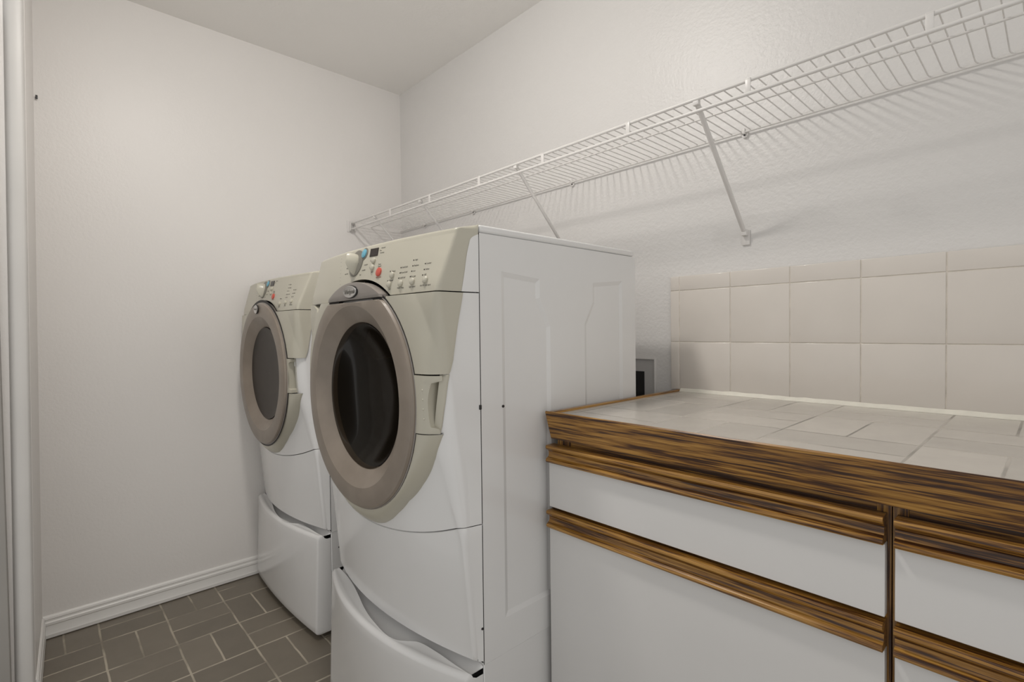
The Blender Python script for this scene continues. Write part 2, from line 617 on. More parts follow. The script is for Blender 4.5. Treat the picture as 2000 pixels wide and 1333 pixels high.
def patch(bm, zs, ul, ur, off=0.0, n=44, skip=None, edge=0.0, rims='tblr', fl=True):
    """panel between two side lines; zs heights, ul/ur functions of z"""
    rows = []
    info = []
    for z in zs:
        a, b = ul(z), ur(z)
        # sample evenly in u so that corners get points
        row_u = [a + (b - a) * k / n for k in range(n + 1)]
        rows.append([flare(M(u, z, off)) if fl else M(u, z, off) for u in row_u])
        info.append(row_u)
    def sk(i, j):
        if not skip:
            return False
        zc = (zs[i] + zs[i + 1]) / 2
        uc = (info[i][j] + info[i][j + 1] + info[i + 1][j] + info[i + 1][j + 1]) / 4
        return skip(M(uc, zc).x, zc)
    vv = grid(bm, rows, skip=sk)
    if edge:
        kp = lambda c: abs(c.x) < .324 and not (skip and skip(c.x, c.z + ZB))
        if 'b' in rims: rim(bm, vv[0], edge, kp)
        if 't' in rims: rim(bm, vv[-1], edge, kp)
        if 'l' in rims: rim(bm, [r[0] for r in vv], .003)
        if 'r' in rims: rim(bm, [r[-1] for r in vv], .003)
    return vv

def disc(bm, x, z, prof, seg=24, off=0.0, sx=1.0):
    """round button on the panel, prof = [(radius, height)]"""
    c, t, w, n = frame_at(x, z, off)
    rows = [[c + r * sx * math.cos(a) * t + r * math.sin(a) * w + h * n for a in [2 * math.pi * k / seg for k in range(seg)]] for r, h in prof]
    vv = grid(bm, rows, close=True)
    bm.faces.new(vv[-1])

def lettering(name, items, mat, parent):
    """items: (text, x, z, height, align) printed on the machine front"""
    bm = bmesh.new()
    for txt, x, z, h, off in items:
        cu = bpy.data.curves.new('txt', 'FONT')
        cu.body = txt
        cu.size = h * 1.4
        cu.align_x = 'CENTER'
        cu.align_y = 'CENTER'
        cu.resolution_u = 2
        cu.extrude = 0.0001
        to = bpy.data.objects.new('txt', cu)
        COL.objects.link(to)
        dg = bpy.context.evaluated_depsgraph_get()
        me = bpy.data.meshes.new_from_object(to.evaluated_get(dg))
        b = bmesh.new(); b.from_mesh(me)
        c, t, w, n = frame_at(x, z, off)
        for v in b.verts:
            v.co = c + t * v.co.x + w * v.co.y + n * (0.0004 + v.co.z)
        merge(bm, b)
        bpy.data.meshes.remove(me)
        bpy.data.objects.remove(to)
        bpy.data.curves.remove(cu)
    return obj(name, bm, mat, parent, smooth=0, recalc=False)

def side_face(bm, sx):
    """pressed side sheet with two sunken panels"""
    x0 = .343 * sx
    outer = [(0.0022, 0.0), (.592, 0.0), (.592, .939), (0.0022, .939)]
    def panel(pts):
        return [(y, z - ZB) for y, z in pts]
    P1 = panel([(.065, .463), (.224, .463), (.224, 1.122), (.188, 1.19), (.188, 1.235), (.065, 1.245)])
    P2 = panel([(.357, .463), (.527, .463), (.527, 1.25), (.392, 1.237), (.392, 1.186), (.357, 1.128)])
    def inset(P, d):
        n = len(P); out = []
        for i in range(n):
            a = Vector(P[i - 1]); b = Vector(P[i]); c = Vector(P[(i + 1) % n])
            e1 = (b - a).normalized(); e2 = (c - b).normalized()
            n1 = Vector((-e1.y, e1.x)); n2 = Vector((-e2.y, e2.x))
            k = (n1 + n2) / max(0.3, 1 + n1.dot(n2))
            out.append(b + k * d)
        return out
    b = bmesh.new()
    edges = []
    loops = []
    for P in (outer, P1, P2):
        vs_ = [b.verts.new((x0, p[0], p[1])) for p in P]
        loops.append(vs_)
        edges += [b.edges.new((vs_[i], vs_[(i + 1) % len(vs_)])) for i in range(len(vs_))]
    bmesh.ops.triangle_fill(b, use_beauty=True, edges=edges)
    for P, L in ((P1, loops[1]), (P2, loops[2])):
        Q = inset(P, .011)
        q = [b.verts.new((x0 - .0042 * sx, p[0], p[1])) for p in Q]
        n = len(P)
        for i in range(n):
            b.faces.new((L[i], L[(i + 1) % n], q[(i + 1) % n], q[i]))
        b.faces.new(q)
    merge(bm, b)

def machine(name, label, cat, loc, washer, group=None):
    t = thing(name, label, cat, loc, group)
    SEAM = 1.1945
    # --- cabinet
    bm = bmesh.new()
    side_face(bm, 1); side_face(bm, -1)
    zt = .939
    def quad(*p): bm.faces.new([bm.verts.new(q) for q in p])
    quad((-.343, .592, 0), (.343, .592, 0), (.343, .592, zt), (-.343, .592, zt))
    quad((-.343, 0, 0), (.343, 0, 0), (.343, .592, 0), (-.343, .592, 0))
    quad((-.343, 0, zt), (.343, 0, zt), (.343, .592, zt), (-.343, .592, zt))
    for s in (-1, 1):   # front return flanges
        quad((.343 * s, 0, 0), (.325 * s, 0, 0), (.325 * s, 0, zt), (.343 * s, 0, zt))
    obj('cabinet', bm, MWHITE, t, smooth=0)
    for s in (-1, 1):
        bm = bmesh.new()
        box(bm, (min(.334 * s, .3418 * s), -.0005, .004), (max(.334 * s, .3418 * s), .006, zt - .001))
        obj('seam_dark_strip', bm, MBLACK, t, smooth=0)  # black strip added inside the open seam to darken the gap
    bm = bmesh.new(); box(bm, (-.343, .0035, zt + .0012), (.343, .588, zt + .0185), .006, 3)
    obj('top_panel', bm, MWHITE, t)
    # --- lower white panel
    bm = bmesh.new()
    rows = []
    U = us(-UMAX, UMAX)
    zlow = .394
    rows.append([Vector((q.x, .002, .006)) for q in (M(u, zlow) for u in U)])
    rr = [(.012, -.001), (.004, 0.0006), (0.0, .004)]
    for dy, dz in rr:
        rows.append([M(u, zlow) + Vector((0, dy if abs(u) < .35 else 0, dz)) for u in U])
    for i in range(1, 25):
        f = i / 24
        rows.append([M(u, zlow + .004 + (smile(M(u, .66).x) - .003 - zlow - .004) * f) for u in U])
    top = rows[-1]
    rows.append([q + Vector((0, .002, .0015)) for q in top])
    rows.append([q + Vector((0, .014, .0012)) for q in top])
    grid(bm, rows)
    lp = obj('lower_panel', bm, MWHITE, t)
    if washer:
        bm = bmesh.new(); tube(bm, [M(.437, .465), M(.437, .465, .0012)], .003, 8)
        obj('paint_chip', bm, MSCREW, lp, label='small dark chip in the white paint')
    # --- upper white front panel
    def notch(x, z, g=0.0):
        if not washer or not (-.305 < x < -.215):
            return False
        zb = 1.194 - .026 * (x + .305) / .07 if x < -.235 else 1.168 + .026 * (x + .235) / .02
        return z > zb + g
    def hole(x, z):
        if washer and -.322 < x < -.200 and z > 1.152:
            return True
        if (x - DOOR_C[0]) ** 2 + (z - DOOR_C[1]) ** 2 < .232 ** 2:
            return True
        return (.262 if washer else .255) < x < (.3125 + .0165 * (z - .9) / .122 if washer else .299) and .902 < z < 1.022
    bm = bmesh.new()
    rows = []
    for i in range(49):
        f = i / 48
        rows.append([M(u, (smile(M(u, .66).x) + .0005) * (1 - f) + (SEAM - .0012) * f) for u in U])
    info = [[(p.x, p.z + ZB) for p in r] for r in rows]
    def sk(i, j):
        cx = sum(info[a][b][0] for a in (i, i + 1) for b in (j, j + 1)) / 4
        cz = sum(info[a][b][1] for a in (i, i + 1) for b in (j, j + 1)) / 4
        return hole(cx, cz)
    first = rows[0]
    vv = grid(bm, rows, skip=sk)
    rim(bm, vv[0], .012)
    rim(bm, vv[-1], .012)
    obj('front_panel', bm, MWHITE, t)
    # --- bisque fascia round the door
    bm = bmesh.new()
    inner = lambda x, z: (x - DOOR_C[0]) ** 2 + (z - DOOR_C[1]) ** 2 < .232 ** 2
    ul_ = lambda z: -edge_u(z)
    rows = []
    for f in [0, .25, .5, .62, .7, .77, .83, .88, .92, .96, 1.0]:
        row = []
        for k in range(-100, 101):
            an = math.radians(k * .803)
            r = .240 + (rim_r(an) - .240) * f
            x, z = DOOR_C[0] + r * math.sin(an) * (1 - .016 * (an < 0) * f), min(.898, DOOR_C[1] - r * math.cos(an))
            row.append(flare(M(u_from_x(x, z), z, .003)))
        rows.append(row)
    vv = grid(bm, rows)
    rim(bm, vv[-1], .006)
    obj('lower_fascia', bm, MBEIGE, t)
    bm = bmesh.new()
    patch(bm, lin(1.0245, SEAM - .0015, 56), ul_, edge_u, .0035 if washer else .0055, 260, (lambda x, z: inner(x, z) or notch(x, z) or (washer and z > 1.184 and abs(x - DOOR_C[0]) < .150)), .014)
    obj('upper_fascia', bm, MBEIGE, t)
    bm = bmesh.new()
    patch(bm, lin(.898, 1.0245, 8), ul_, lambda z: -u_of_x(z, .20), .0035, 24, inner, .0)
    obj('hinge_fascia', bm, MBEIGE, t)
    if washer:
        bm = bmesh.new()
        patch(bm, lin(.899, 1.0235, 8), lambda z: .3095 + .0150 * (z - .90) / .122, edge_u, .0035, 6, None, .014, fl=False)
        obj('handle_fascia', bm, MBEIGE, t)
    if washer:
        bm = bmesh.new()
        rows = []
        for i in range(41):
            x = -.3055 + .091 * i / 40
            zb = (1.194 - .026 * (x + .305) / .07 if x < -.235 else 1.168 + .026 * (x + .235) / .02) - .001
            u = u_of_x(zb, x)
            row = []
            for j in range(9):
                f = j / 8
                z = zb + (1.1965 - zb) * f
                q0 = flare(M(u, zb, .0042))
                row.append(Vector((q0.x, q0.y + .034 * f ** .7, z - ZB)))
            rows.append(row)
        grid(bm, rows)
        obj('finger_notch', bm, MBEIGE, t)
    # dark well behind the door ring
    bm = bmesh.new()
    lathe_y(bm, [(.2875 if not washer else .2775, .1195), (.25, .1195), (.235, .05)], DOOR_C[0], DOOR_C[1] - ZB + .002, 72, (lambda r: 1.1975 - ZB) if washer else None)
    obj('door_seal', bm, MBLACK, t)
    # --- control panel
    bm = bmesh.new()
    ar = .287
    def zbot(x):
        return DOOR_C[1] + math.sqrt(max(0, ar * ar - (x - DOOR_C[0]) ** 2)) if abs(x - DOOR_C[0]) < .1576 else SEAM
    ue = lambda z: min(.45, cap_u(z) + .006)
    Uc = sorted(set([round(-.34 + .68 * i / 100, 5) for i in range(101)]))
    rows = []
    def point(k, z):
        # k in -1..1 spans from one white end piece to the other
        return M(k * ue(z), z)
    ks = [-1 + 2 * i / 150 for i in range(151)]
    for f in [k / 14 for k in range(13)] + [.945, .962, .980, 1.0]:
        row = []
        for k in ks:
            x0 = M(k * ue(SEAM), SEAM).x
            z0 = max(SEAM + .0012, zbot(x0) + .0012)
            row.append(point(k, z0 + (1.319 - z0) * f))
        rows.append(row)
    e = rows[-1]
    for sc, z in [(.99, 1.3235), (.965, 1.3268), (.92, 1.3290), (.84, 1.3305), (.5, 1.3350), (.0, 1.3410)]:
        rows.append([Vector((q.x * (1 - .006 * (1 - sc)), q.y * sc + .003 * (1 - sc), z - ZB)) for q in e])
    vv = grid(bm, rows)
    rim(bm, vv[0], .03)
    cp = obj('control_panel', bm, MBEIGE, t, smooth=50)
    # white end pieces of the control panel
    for s in (-1, 1):
        bm = bmesh.new()
        rws = []
        for z in lin(SEAM + .001, 1.29, 8) + [1.298, 1.305, 1.308, 1.312, 1.315, 1.319]:
            ua = min(cap_u(z), .447)
            rws.append([M(s * (ua + (UMAX - ua) * k / 10), z, .0006) for k in range(11)])
        vv = grid(bm, rws)
        obj('end_cap', bm, MWHITE, cp, label='white end piece')
    # small flat cap closing panel end above end pieces
    # --- controls
    bm = bmesh.new(); disc(bm, -.0304, 1.288, [(.035, 0), (.035, .0015), (.033, .002), (.022, .0022)], 40)
    dial = obj('dial_plate', bm, MDIAL, cp)
    # pointer knob: round skirt and a tapering grip bar
    bm = bmesh.new()
    c, tt, w, n = frame_at(-.0304, 1.288)
    ax = (tt * -.18 + w * .98).normalized(); bx = n.cross(ax)
    rows = []
    # (height, upper reach, lower reach, half width, sharpness at the lower tip)
    for h, hi, lo, hw in [(.002, .024, .033, .0140), (.006, .0242, .0325, .0138), (.013, .0235, .028, .0112), (.021, .021, .020, .0078), (.027, .0185, .012, .0048), (.0295, .015, .007, .0022)]:
        row = []
        for k in range(36):
            a = 2 * math.pi * k / 36
            ca, sa = math.cos(a), math.sin(a)
            L = hi * ca if ca > 0 else lo * ca
            Wd = hw * sa * (1 - .55 * max(0, -ca) ** 1.2)
            row.append(c + ax * L + bx * Wd + n * h)
        rows.append(row)
    g = grid(bm, rows, close=True); bm.faces.new(g[-1])
    obj('knob', bm, MBEIGE, cp)
    bm = bmesh.new(); disc(bm, .0048, 1.309, [(.0158, 0), (.0158, .0012), (.0118, .0015)], 28)
    obj('button_ring', bm, MDIAL, cp)
    bm = bmesh.new(); disc(bm, .0048, 1.309, [(.0112, .001), (.0112, .0035), (.009, .0045), (.003, .0048)], 28)
    obj('power_button', bm, MBLUE, cp, label='pale blue round button')
    bm = bmesh.new(); disc(bm, .0981, 1.254, [(.0108, 0), (.0108, .003), (.0085, .0042), (.003, .0045)], 28)
    obj('pause_button', bm, MRED, cp, label='red round button')
    bm = bmesh.new()
    rows = []
    for h, d in [(0, 0), (.0012, 0), (.0016, .001)]:
        row = []
        for x, z in [(.0355 + d, 1.2975 + d), (.0735 - d, 1.2965 + d), (.0705 - d, 1.3165 - d), (.0325 + d, 1.3178 - d)]:
            c, tt, w, n = frame_at(x, z)
            row.append(c + n * h)
        rows.append(row)
    g = grid(bm, rows, close=True); bm.faces.new(g[-1])
    obj('display', bm, MDISP, cp, smooth=0)
    btn = [(.0628, 1.285), (.0638, 1.268), (.1556, 1.22), (.2014, 1.219), (.2453, 1.22), (.2901, 1.22)]
    led = [(-.135, 1.312), (-.1322, 1.302), (-.1275, 1.291), (-.1228, 1.28), (-.12, 1.27), (-.1162, 1.259), (-.1125, 1.25), (-.1087, 1.24)]
    big = [(.145, 1.229), (.1877, 1.256), (.1888, 1.244), (.1879, 1.232), (.2285, 1.269), (.2306, 1.256), (.2317, 1.244), (.2318, 1.232), (.2725, 1.257), (.2746, 1.244), (.2747, 1.232)]
    if washer:
        btn.append((.1602, 1.241)); big.append((.1477, 1.251))
    else:
        btn = [(.0628, 1.285), (.0638, 1.268), (.178, 1.222), (.229, 1.224), (.277, 1.226)]
        big = [(.171, 1.241), (.212, 1.291), (.2135, 1.279), (.215, 1.267), (.216, 1.255), (.217, 1.243), (.262, 1.269), (.2635, 1.256), (.265, 1.243)]
    for x, z in btn:
        bm = bmesh.new(); disc(bm, x, z, [(.0075, 0), (.0075, .0035), (.006, .0052), (.0025, .0058)], 18)
        obj('button', bm, MBEIGE, cp)
    for x, z in big:
        bm = bmesh.new(); disc(bm, x, z, [(.0017, 0), (.0015, .0006)], 8)
        obj('indicator_light', bm, MDISP, cp)
    for x, z in led:
        bm = bmesh.new(); disc(bm, x, z, [(.0009, 0), (.0008, .0004)], 8)
        obj('indicator_light', bm, MTXT, cp)
    H = .0038
    if washer:
        words = [('Estimated', .092, 1.3140, H * .8, 0), ('Time', .0825, 1.308, H * .8, 0), ('Remaining', .0915, 1.302, H * .8, 0),
                 ('Pause', .0935, 1.2735, H, 0), ('Cancel', .0945, 1.2685, H, 0),
                 ('Soil', .1585, 1.2095, H, 0), ('Wash Temp', .2024, 1.2095, H, 0), ('Spin Speed', .2473, 1.209, H, 0), ('End Of Cycle Signal', .2935, 1.209, H * .85, 0),
                 ('Add', .0485, 1.287, H, 0), ('Off', .050, 1.270, H, 0), ('Start', .0645, 1.2575, H, 0),
                 ('Heavy', .162, 1.2505, H, 0), ('Normal', .158, 1.2295, H, 0), ('Hot/Cold', .202, 1.256, H, 0), ('Warm/Cold', .203, 1.244, H, 0), ('Cold/Cold', .202, 1.232, H, 0),
                 ('High', .238, 1.269, H, 0), ('Medium', .243, 1.256, H, 0), ('Low', .240, 1.244, H, 0), ('No Spin', .243, 1.232, H, 0),
                 ('Louder', .284, 1.257, H, 0), ('Softer', .285, 1.244, H, 0), ('Off', .283, 1.232, H, 0)]
    else:
        words = [('Estimated', .092, 1.3140, H * .8, 0), ('Time', .0825, 1.308, H * .8, 0),
                 ('Pause', .0935, 1.2735, H, 0), ('Cancel', .0945, 1.2685, H, 0),
                 ('More', .18, 1.241, H, 0), ('High', .224, 1.291, H, 0), ('Medium', .228, 1.279, H, 0), ('Low', .226, 1.267, H, 0), ('Extra Low', .231, 1.255, H, 0), ('Off', .226, 1.243, H, 0),
                 ('Louder', .274, 1.269, H, 0), ('Softer', .2755, 1.256, H, 0), ('Off', .274, 1.243, H, 0),
                 ('Dryness', .178, 1.211, H, 0), ('Temp', .229, 1.213, H, 0), ('End Signal', .280, 1.214, H, 0)]
    words += [('Rinse/Spin', .026, 1.279, H * .8, 0), ('Drain/Spin', .02, 1.266, H * .8, 0), ('Soak', .006, 1.2555, H * .8, 0),
              ('Normal', -.084, 1.293, H * .8, 0), ('Delicate', -.078, 1.280, H * .8, 0), ('Hand Wash', -.078, 1.265, H * .8, 0)]
    lettering('lettering', words, MTXT, cp)
    lettering('lettering', [('Hold to cancel', .1001, 1.2415, H * .75, 0)], MTXTR, cp)['label'] = 'small red words under the red button'
    # --- door
    cx, cz = DOOR_C
    R0 = .273 if washer else .277
    zmax = (lambda r: 1.1870 - max(0, (R0 - r)) * .10) if washer else None
    bm = bmesh.new()
    ringp = [(R0 - .012, .088), (R0 - .003, .095), (R0, .104), (R0, .121), (R0 - .003, .1255), (R0 - .009, .1275), (.240, .1285), (.2235, .1280), (.2215, .1268), (.200, .1125), (.188, .1050), (.183, .100), (.180, .085)]
    ringp = [(r, p + .003) for r, p in ringp]
    vv = lathe_y(bm, ringp, cx, cz - ZB, 96, (lambda r: zmax(r) - ZB) if washer else None)
    door = obj('door', bm, MRING, t, smooth=24)
    # narrow plastic rim round the outside of the ring
    bm = bmesh.new()
    lathe_y(bm, [(R0 + .001, .100), (R0 + .0025, .104), (R0 + .0025, .1205), (R0 + .0002, .1215)], cx, cz - ZB, 96, (lambda r: 1.191 - ZB) if washer else None)
    obj('door_rim', bm, MCAP, door)
    # window
    bm = bmesh.new()
    if washer:
        gp = [(.1815, .104), (.175, .102), (.165, .094), (.145, .078), (.11, .062), (.06, .053), (.001, .050)]
        lathe_y(bm, gp, cx, cz - ZB, 72)
        obj('window', bm, MGLW, door)
    else:
        gp = [(.1815, .106), (.175, .103), (.15, .100), (.10, .097), (.05, .0955), (.001, .095)]
        lathe_y(bm, gp, cx, cz - ZB, 72)
        obj('window', bm, MGLD, door)
    # handle: C-shaped grip plate with a scooped pocket
    bm = bmesh.new()
    zs = lin(.9005, 1.0215, 24)
    rows = []
    for z in zs:
        f = (z - .961) / .0605
        xl = cx + math.sqrt(max(0, .272 ** 2 - (z - cz) ** 2))
        ul = u_of_x(z, xl)
        tabw = max(0, (abs(f) - .76) / .24)
        base_r = .3125 + (.010 if f > 0 else .002) * f * f
        tip = .3315 if f > 0 else .3205
        ur = base_r if tabw == 0 else base_r + (tip - base_r) * min(1, tabw * 5) ** .5
        if not washer:
            ul = u_of_x(z, cx + math.sqrt(max(0, .266 ** 2 - (z - cz) ** 2)))
            ur = .296 + (0 if tabw == 0 else .0095 * min(1, tabw * 5) ** .5)
        row = [M(ul, z, -.004), M(ul, z, .006)] + [M(ul + (ur - ul) * k / 8, z, .0075) for k in range(1, 8)] + [M(ur, z, .006), M(ur, z, -.012)]
        rows.append([row[0]] + [flare(q) + Vector((0, -.0015, 0)) for q in row[1:-1]] + [row[-1]])
    vv = grid(bm, rows)
    for r_ in (vv[0], vv[-1]):
        rim(bm, r_, .012)
    if washer:
        for z in (.932, .952, .972, .992):
            c, tt, w, n = frame_at(.299, z, .0065)
            c = flare(c) + Vector((0, -.0015, 0))
            rws = [[c + .0022 * q * (math.cos(a) * tt + math.sin(a) * w) + h * n for a in [2 * math.pi * k / 10 for k in range(10)]] for q, h in [(1, 0), (.7, .0012), (.2, .0016)]]
            g = grid(bm, rws, close=True); bm.faces.new(g[-1])
    hd = obj('door_handle', bm, MBEIGE, door, smooth=35)
    bm = bmesh.new()
    rows = []
    for z in lin(.899, 1.024, 8):
        ul, ur = (.297, .3115 + .0150 * (z - .90) / .122) if washer else (.284, .310)
        row = []
        for k in range(13):
            f = k / 12
            row.append(M(ul + (ur - ul) * f, z, -.032 * math.sin(math.pi * min(1, (f * .62 + .38))) + (.003 if k == 12 else 0)))
        rows.append(row)
    vv = grid(bm, rows)
    obj('handle_pocket', bm, MBEIGE, t)
    # --- badge
    if washer:
        bm = bmesh.new()
        rows = []
        for s, p in [(1.0, .112), (1.0, .126), (.985, .129), (.5, .131), (.02, .1315)]:
            row = []
            for k in range(41):
                a = -1 + 2 * k / 40
                x = a * .138
                zt2 = cz + math.sqrt(.2805 ** 2 - x * x)
                zb2 = 1.1935 + .0
                row.append((cx + x * (1 if s > .9 else 1), zt2, zb2, p))
            rows.append(row)
        # body: outline loop then filled front
        n = 41
        up_ = [(cx + (-1 + 2 * k / (n - 1)) * .138, cz + math.sqrt(.2805 ** 2 - ((-1 + 2 * k / (n - 1)) * .138) ** 2)) for k in range(n)]
        loop = up_ + [(cx + .140, 1.1925), (cx - .140, 1.1925)]
        mx, mz = cx, 1.212
        rws = []
        for s, p in [(1.0, .105), (1.0, .124), (.985, .1275), (.9, .1285)]:
            rws.append([(mx + (x - mx) * s, -p, mz + (z - mz) * s - ZB) for x, z in loop])
        g = grid(bm, rws, close=True); bm.faces.new(g[-1])
        cap = obj('logo_plate', bm, MCAP, t, smooth=35)
        bcx, bcz, bp, brx, brz = .004, 1.212, .1285, .0345, .0145
    else:
        cap = door
        bcx, bcz, bp, brx, brz = -.004, 1.208, .1335, .021, .0165
    bm = bmesh.new()
    for s0, pr_ in ((1.0, [(1.10, 0.0), (1.10, .002), (1.03, .003)]),):
        rws = [[(bcx + brx * s * math.cos(a), -(bp + h), bcz - ZB + brz * s * math.sin(a)) for a in [2 * math.pi * k / 40 for k in range(40)]] for s, h in pr_]
        g = grid(bm, rws, close=True); bm.faces.new(g[-1])
    obj('badge_rim', bm, MBLACK, cap)
    bm = bmesh.new()
    rws = [[(bcx + brx * s * math.cos(a), -(bp + h), bcz - ZB + brz * s * math.sin(a)) for a in [2 * math.pi * k / 40 for k in range(40)]] for s, h in [(1.0, .002), (1.0, .0042), (.93, .0052), (.86, .0046), (.4, .005)]]
    g = grid(bm, rws, close=True); bm.faces.new(g[-1])
    obj('badge', bm, MCHROME, cap, label='oval metal badge')
    cu = bpy.data.curves.new('txt', 'FONT')
    cu.body = 'Whirlpool'
    cu.size = .0155 if washer else .0082
    cu.shear = .3
    cu.align_x = 'CENTER'; cu.align_y = 'CENTER'
    cu.extrude = .0003
    to = bpy.data.objects.new('txt', cu); COL.objects.link(to)
    me = bpy.data.meshes.new_from_object(to.evaluated_get(bpy.context.evaluated_depsgraph_get()))
    bm = bmesh.new(); bm.from_mesh(me)
    for v in bm.verts:
        v.co = Vector((bcx + v.co.x * .82, -(bp + .0052 + v.co.z), bcz - ZB + v.co.y))
    bpy.data.objects.remove(to); bpy.data.meshes.remove(me); bpy.data.curves.remove(cu)
    obj('lettering', bm, MTXT, cap, smooth=0, recalc=False)
    # --- drum behind the glass
    if washer:
        bm = bmesh.new()
        lathe_y(bm, [(.19, .085), (.225, .03), (.255, .0), (.262, -.05), (.262, -.40), (.25, -.42), (.10, -.43), (.001, -.41)], cx, cz - ZB, 64)
        drum = obj('drum', bm, MSTEEL, t)
        for k in range(3):
            a = math.radians(65 + 120 * k)
            bm = bmesh.new()
            ca, sa = math.cos(a), math.sin(a)
            rws = []
            for rr_, hw in [(.262, .05), (.22, .022), (.175, .010), (.168, .004)]:
                for_side = []
                for y0 in lin(-.02, -.38, 8):
                    pass
                rws.append((rr_, hw))
            prof_ = [(r_, -h_) for r_, h_ in rws] + [(r_, h_) for r_, h_ in rws[::-1]]
            rows = []
            for y0 in lin(.02, .39, 10):
                tw = (y0 - .2) * .5
                rows.append([((cx + r_ * math.sin(a + tw) + h_ * math.cos(a + tw)), y0, cz - ZB + r_ * math.cos(a + tw) - h_ * math.sin(a + tw)) for r_, h_ in prof_])
            g = grid(bm, rows, close=True); bm.faces.new(g[0]); bm.faces.new(g[-1])
            obj('baffle', bm, MBAFF, drum)
    # --- screws on the visible side
    for y, z in ((.065, .943),):
        bm = bmesh.new(); tube(bm, [(.3375, y, z - ZB), (.3450, y, z - ZB)], .0032, 10)
        obj('screw', bm, MSCREW, t)
    bm = bmesh.new(); box(bm, (.3395, -.0035, .943 - ZB), (.3455, .002, .953 - ZB), .0008)
    obj('clip', bm, MSCREW, t)
    return t

def ped_front(x, z, out):
    """protrusion of the drawer front"""
    f = max(0, min(1, (z - .02) / .34))
    pk = .058 * (1 - f) + .046 * f
    pc = .074 * (1 - f) + out * f
    return pk + (pc - pk) * (1 - (x / .335) ** 2)

WAVE = [(-.335, .024), (-.30, .026), (-.25, .032), (-.19, .043), (-.13, .058), (-.07, .074), (-.02, .084), (.03, .090), (.07, .0935), (.10, .092), (.125, .085), (.145, .069), (.16, .056), (.18, .049), (.21, .045), (.245, .042), (.29, .040), (.335, .036)]

def pedestal(name, label, loc, group, out):
    t = thing(name, label, 'laundry pedestal', loc, group)
    bm = bmesh.new()
    box(bm, (-.341, .002, .025), (.341, .592, .3835), .002, 1)
    obj('pedestal_box', bm, MWHITE, t)
    for x in (-.29, .29):
        for y in (.05, .54):
            bm = bmesh.new()
            tube(bm, [(x, y, .0), (x, y, .026)], .022, 16)
            obj('foot', bm, MFOOT, t)
    # drawer front: sides, face, rounded ridge, ledge, scooped finger grip
    bm = bmesh.new()
    xs = sorted(set([round(-.335 + .67 * i / 80, 5) for i in range(81)]))
    def sidex(x):
        return x
    rows = []
    Z0, Z1 = .022, .380
    rows.append([(x, .001, Z0) for x in xs])
    rows.append([(x, -(ped_front(x, Z0, out) - .010), Z0) for x in xs])
    rows.append([(x, -(ped_front(x, Z0, out) - .003), Z0 + .002) for x in xs])
    for z in lin(Z0 + .007, Z1 - .014, 16):
        rows.append([(x, -ped_front(x, z, out), z) for x in xs])
    for a in (20, 40, 60, 80):
        a = math.radians(a)
        rows.append([(x, -(ped_front(x, Z1 - .014, out) - .013 * (1 - math.cos(a))), Z1 - .014 + .013 * math.sin(a)) for x in xs])
    e = rows[-1]
    def wv(x): return stab(WAVE, x) * (1 if out > .1 else .86)
    for f in (.3, .6, .9):
        rows.append([(x, q[1] * (1 - f) - wv(x) * f, Z1 - .001 - .004 * math.sin(f * 3.14) * max(0, min(1, (-q[1] - wv(x)) / .03))) for x, q in zip(xs, e)])
    rows.append([(x, -wv(x), Z1 - .001) for x in xs])
    rows.append([(x, -(wv(x) - .002), Z1 - .003) for x in xs])
    rows.append([(x, -max(.006, wv(x) - .005), Z1 - .009) for x in xs])
    rows.append([(x, -max(.004, wv(x) - .014), Z1 - .014) for x in xs])
    rows.append([(x, -max(.002, wv(x) * .5), Z1 - .013) for x in xs])
    rows.append([(x, .001, Z1 + .002) for x in xs])
    vv = grid(bm, rows)
    # ends, turned back with a small rounding
    for col, s in ((0, -1), (-1, 1)):
        loop = [r[col] for r in vv]
        mid = []
        for v in loop:
            mid.append(bm.verts.new((v.co.x + s * .004, min(v.co.y + .004, .001), v.co.z - (.003 if v.co.z > Z1 - .02 else 0))))
        for i in range(len(loop) - 1):
            bm.faces.new((loop[i], loop[i + 1], mid[i + 1], mid[i]))
        # fan closing the side
        back = [bm.verts.new((v.co.x, .001, v.co.z)) for v in mid]
        for i in range(len(loop) - 1):
            if (back[i].co - mid[i].co).length + (back[i + 1].co - mid[i + 1].co).length > 1e-5:
                bm.faces.new((mid[i], mid[i + 1], back[i + 1], back[i]))
    bmesh.ops.remove_doubles(bm, verts=bm.verts[:], dist=1e-5)
    obj('drawer', bm, MWHITE, t, smooth=50)
    bm = bmesh.new(); tube(bm, [(.338, .03, .32), (.3425, .03, .32)], .0025, 8)
    obj('screw', bm, MSCREW, t)
    return t

WX, WY = 1.333, -.818
DX, DY = .378, -.748
pedestal('laundry_pedestal', 'white drawer pedestal with wavy finger grip under the nearer washing machine', (WX, WY, 0), 'laundry pedestals', .110)
pedestal('laundry_pedestal', 'white drawer pedestal standing on the tiles in the corner, under the dryer', (DX, DY, 0), 'laundry pedestals', .088)
machine('washing_machine', 'white front-loading washer with see-through dark round door, beside the oak-edged counter', 'washing machine', (WX, WY, ZB), True)
machine('clothes_dryer', 'white front-loading dryer with cloudy grey oval door, by the left wall', 'dryer', (DX, DY, ZB), False)

# ------------------------------------------------------------------ counter and cabinet
XC, YC = 1.6883, -.6285
XR = 3.06
ct = thing('countertop', 'grey tiled countertop with dark oak edging below the white tile backsplash', 'countertop', (0, 0, 0))
bm = bmesh.new(); box(bm, (XC + .014, YC + .016, .868), (XR, -.002, .912), .001, 1)
obj('tiled_top', bm, MCTOP, ct, smooth=0)
bm = bmesh.new()
extrude(bm, [(YC, .9165), (YC + .002, .919), (YC + .015, .9165), (YC + .016, .912), (YC + .016, .858), (YC + .0130, .852)], 'x', XC, XR)
